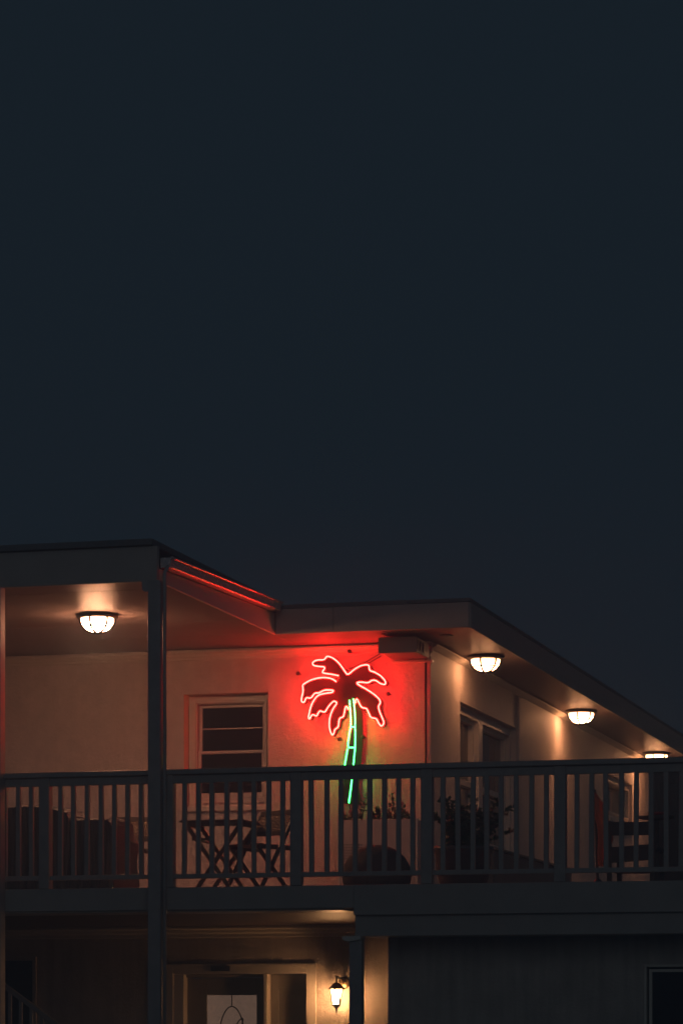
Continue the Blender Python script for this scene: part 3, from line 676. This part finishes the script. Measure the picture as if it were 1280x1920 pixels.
# low bench along the side wall
y0b = ox(800,1600,1.7).y; zbn = ox(940,1614,XW).z
BN = thing('storage_bench', (1.55, 7.5, ZD), 'low dark storage bench standing along the side wall', 'bench')
MB().box(XW+.03, XW+.42, 5.2, 9.3, ZD+.04, zbn-.03).build('chest', 'cabinet', BN, bevel=.01)
MB().box(XW+.012, XW+.45, 5.15, 9.35, zbn-.029, zbn).build('lid', 'cabinet', BN, bevel=.008)
for yy in (5.3, 7.2, 9.2): MB().box(XW+.05, XW+.40, yy-.04, yy+.04, ZD+.001, ZD+.039).build('foot', 'black', BN)
# slatted garden chair with a cloth at the right
yc = 1.1
def P3(u, v, y=yc): return oy(u, v, y)
GC = thing('garden_chair', (P3(1180,1600).x, yc+.25, ZD), 'dark wooden garden chair with wide slats at the right end of the balcony', 'chair')
for (u0,v0_,u1,v1_,hh) in ((1143,1554,1226,1553,24),(1136,1604,1226,1597,28)):
    a, b = P3(u0,v0_), P3(u1,v1_); MB().beam(a, b, .022, hh/212).build('back_slat', 'teak', GC, bevel=.004)
zseat = P3(1180,1628).z
for k in range(5): MB().box(P3(1136,1600).x, P3(1226,1600).x, yc+.06+.09*k, yc+.135+.09*k, zseat-.02, zseat).build('seat_slat', 'teak', GC, bevel=.003)
for u in (1141, 1222):
    xx = P3(u,1600).x
    MB().beam((xx,yc+.02,ZD+.002), (xx,yc-.012,P3(u,1540).z), .04, .035).build('leg', 'teak', GC, bevel=.004)
    MB().beam((xx,yc+.50,ZD+.002), (xx,yc+.50,zseat+.16), .04, .035).build('leg', 'teak', GC, bevel=.004)
    MB().box(xx-.035, xx+.035, yc+.03, yc+.54, zseat+.16, zseat+.185).build('armrest', 'teak', GC, bevel=.006)
# draped cloth hanging beside it
CLH = [(1111,1486,1113,1486),(1111,1494,1121,1496),(1111,1502,1131,1506),(1111,1512,1131,1514),(1110,1522,1134,1524),(1113,1532,1141,1534),(1119,1545,1145,1544),(1121,1556,1151,1560),(1121,1570,1150,1574),(1120,1584,1145,1588),(1120,1598,1140,1602),(1121,1612,1137,1614),(1122,1624,1134,1625)]
V = []; Fc = []; nc = 10; ytw = yc+.35
for r, (ua, va, ub, vb) in enumerate(CLH):
    for k in range(nc+1):
        t = k/nc; p = oy(ua+(ub-ua)*t, va+(vb-va)*t, ytw); p.y += .03*math.sin(t*9+r*.25)+.015*math.sin(r*.8); V.append(p)
for r in range(len(CLH)-1):
    for k in range(nc): a = r*(nc+1)+k; Fc.append((a,a+1,a+nc+2,a+nc+1))
TW = thing('closed_parasol', (oy(1122,1620,ytw).x, ytw, ZD), 'closed coral parasol standing left of the slatted garden chair', 'parasol')
cl = MB().add(V,Fc).build('folded_canopy', 'towel', TW, smooth=True)
sm = cl.modifiers.new('thick','SOLIDIFY'); sm.thickness = .012; sm.offset = 1
MB().tube([(oy(1119,1600,ytw).x, ytw+.03, ZD+.002),(oy(1113,1484,ytw).x, ytw+.03, oy(1113,1480,ytw).z)], .012, 8).build('pole', 'teak', TW)
MB().lathe((oy(1119,1600,ytw).x, ytw+.03, ZD), [(.16,.001),(.16,.03),(.05,.06),(.02,.10)], 20).build('base', 'pot', TW)
# tall cabinet at the right edge
yk = 1.75; k0 = oy(1217,1500,yk).x; kz = oy(1240,1448,yk).z
CB = thing('tall_cabinet', (k0+.4, yk+.2, ZD), 'tall dark brown cabinet at the right edge of the balcony', 'cabinet')
MB().box(k0, k0+.8, yk, yk+.45, ZD+.05, kz).build('carcass', 'cabinet', CB, bevel=.006)
MB().box(k0-.015, k0+.815, yk-.02, yk+.46, kz+.001, kz+.03).build('top', 'cabinet', CB, bevel=.006)
for i in range(2):
    dd = MB().box(k0+.01+.395*i, k0+.395+.395*i, yk-.018, yk-.002, ZD+.07, kz-.02).build('door', 'cabinet', CB, bevel=.004)
    ring(MB(), k0+.02+.395*i, k0+.385+.395*i, ZD+.08, kz-.03, k0+.08+.395*i, k0+.325+.395*i, ZD+.15, kz-.10, yk-.026, yk-.019).build('door_frame', 'cabinet', dd, bevel=.003)
    MB().lathe((k0+.375+.05*i, yk-.026, ZD+.55), [(.008,0),(.008,-.015),(.014,-.018),(.012,-.03)], 12, 'y').build('knob', 'brass', dd)
for xx in (k0+.05, k0+.75): MB().box(xx-.04, xx+.04, yk+.04, yk+.40, ZD+.001, ZD+.049).build('foot', 'black', CB)
# small round stool before the cabinet, dish added as its painted red highlight
ys = 1.35; s0 = oy(1229,1531,ys)
ST = thing('round_side_table', (s0.x, ys, ZD), 'small round dark side table before the tall cabinet', 'table')
MB().lathe((s0.x,ys,s0.z), [(.10,-.025),(.145,-.018),(.15,0),(.14,.004)], 28).build('table_top', 'teak', ST, smooth=False)
MB().lathe((s0.x,ys,ZD), [(.11,.001),(.11,.015),(.03,.04),(.022,s0.z-ZD-.04),(.04,s0.z-ZD-.026)], 18).build('pedestal', 'teak', ST, smooth=True)
RD = thing('highlight_dish', (s0.x, ys, s0.z+.005), 'small painted red highlight dish added on the round side table', 'dish')
MB().lathe((s0.x,ys,s0.z+.005), [(.04,0),(.065,.012),(.075,.03),(.07,.03),(.058,.014)], 22).build('bowl', 'red_highlight', RD, smooth=True)

# ------------------------------------------------------------------ outside stair at lower left
yst = 2.2
sa = oy(-40,1812,yst); sb_ = oy(140,1945,yst)
STR = thing('outside_stair', (sa.x, yst, .12), 'dark outside stair with sloping handrail at lower left', 'stair')
MB().beam(sa, sb_, .05, .045).build('handrail', 'rail', STR, bevel=.006)
n = 9
for k in range(n+1):
    p = sa.lerp(sb_, k/n); MB().box(p.x-.014,p.x+.014,yst-.014,yst+.014, max(.13,p.z-.95), p.z-.02).build('baluster', 'rail', STR)
for k in range(5):
    p = sa.lerp(sb_, k/5); zz = max(.125+.03, p.z-.98); MB().box(p.x-.02, p.x+.26, yst+.03, yst+1.0, .121, zz).build('step', 'concrete', STR, bevel=.01)

# ------------------------------------------------------------------ haze volume added to lift the blacks
hz = MB().box(-640, 640, -640, 640, -1.0, 6.0).build('haze', M['concrete']); hz['kind'] = 'stuff'
hm_ = bpy.data.materials.new('black lift haze'); hm_.use_nodes = True; hn = hm_.node_tree
hn.nodes.remove(hn.nodes['Principled BSDF'])
pv = hn.nodes.new('ShaderNodeVolumePrincipled'); pv.inputs['Color'].default_value = (.62,.83,1,1); pv.inputs['Density'].default_value = .016; pv.inputs['Anisotropy'].default_value = .2
hn.links.new(pv.outputs[0], hn.nodes['Material Output'].inputs['Volume'])
hz.data.materials.clear(); hz.data.materials.append(hm_)
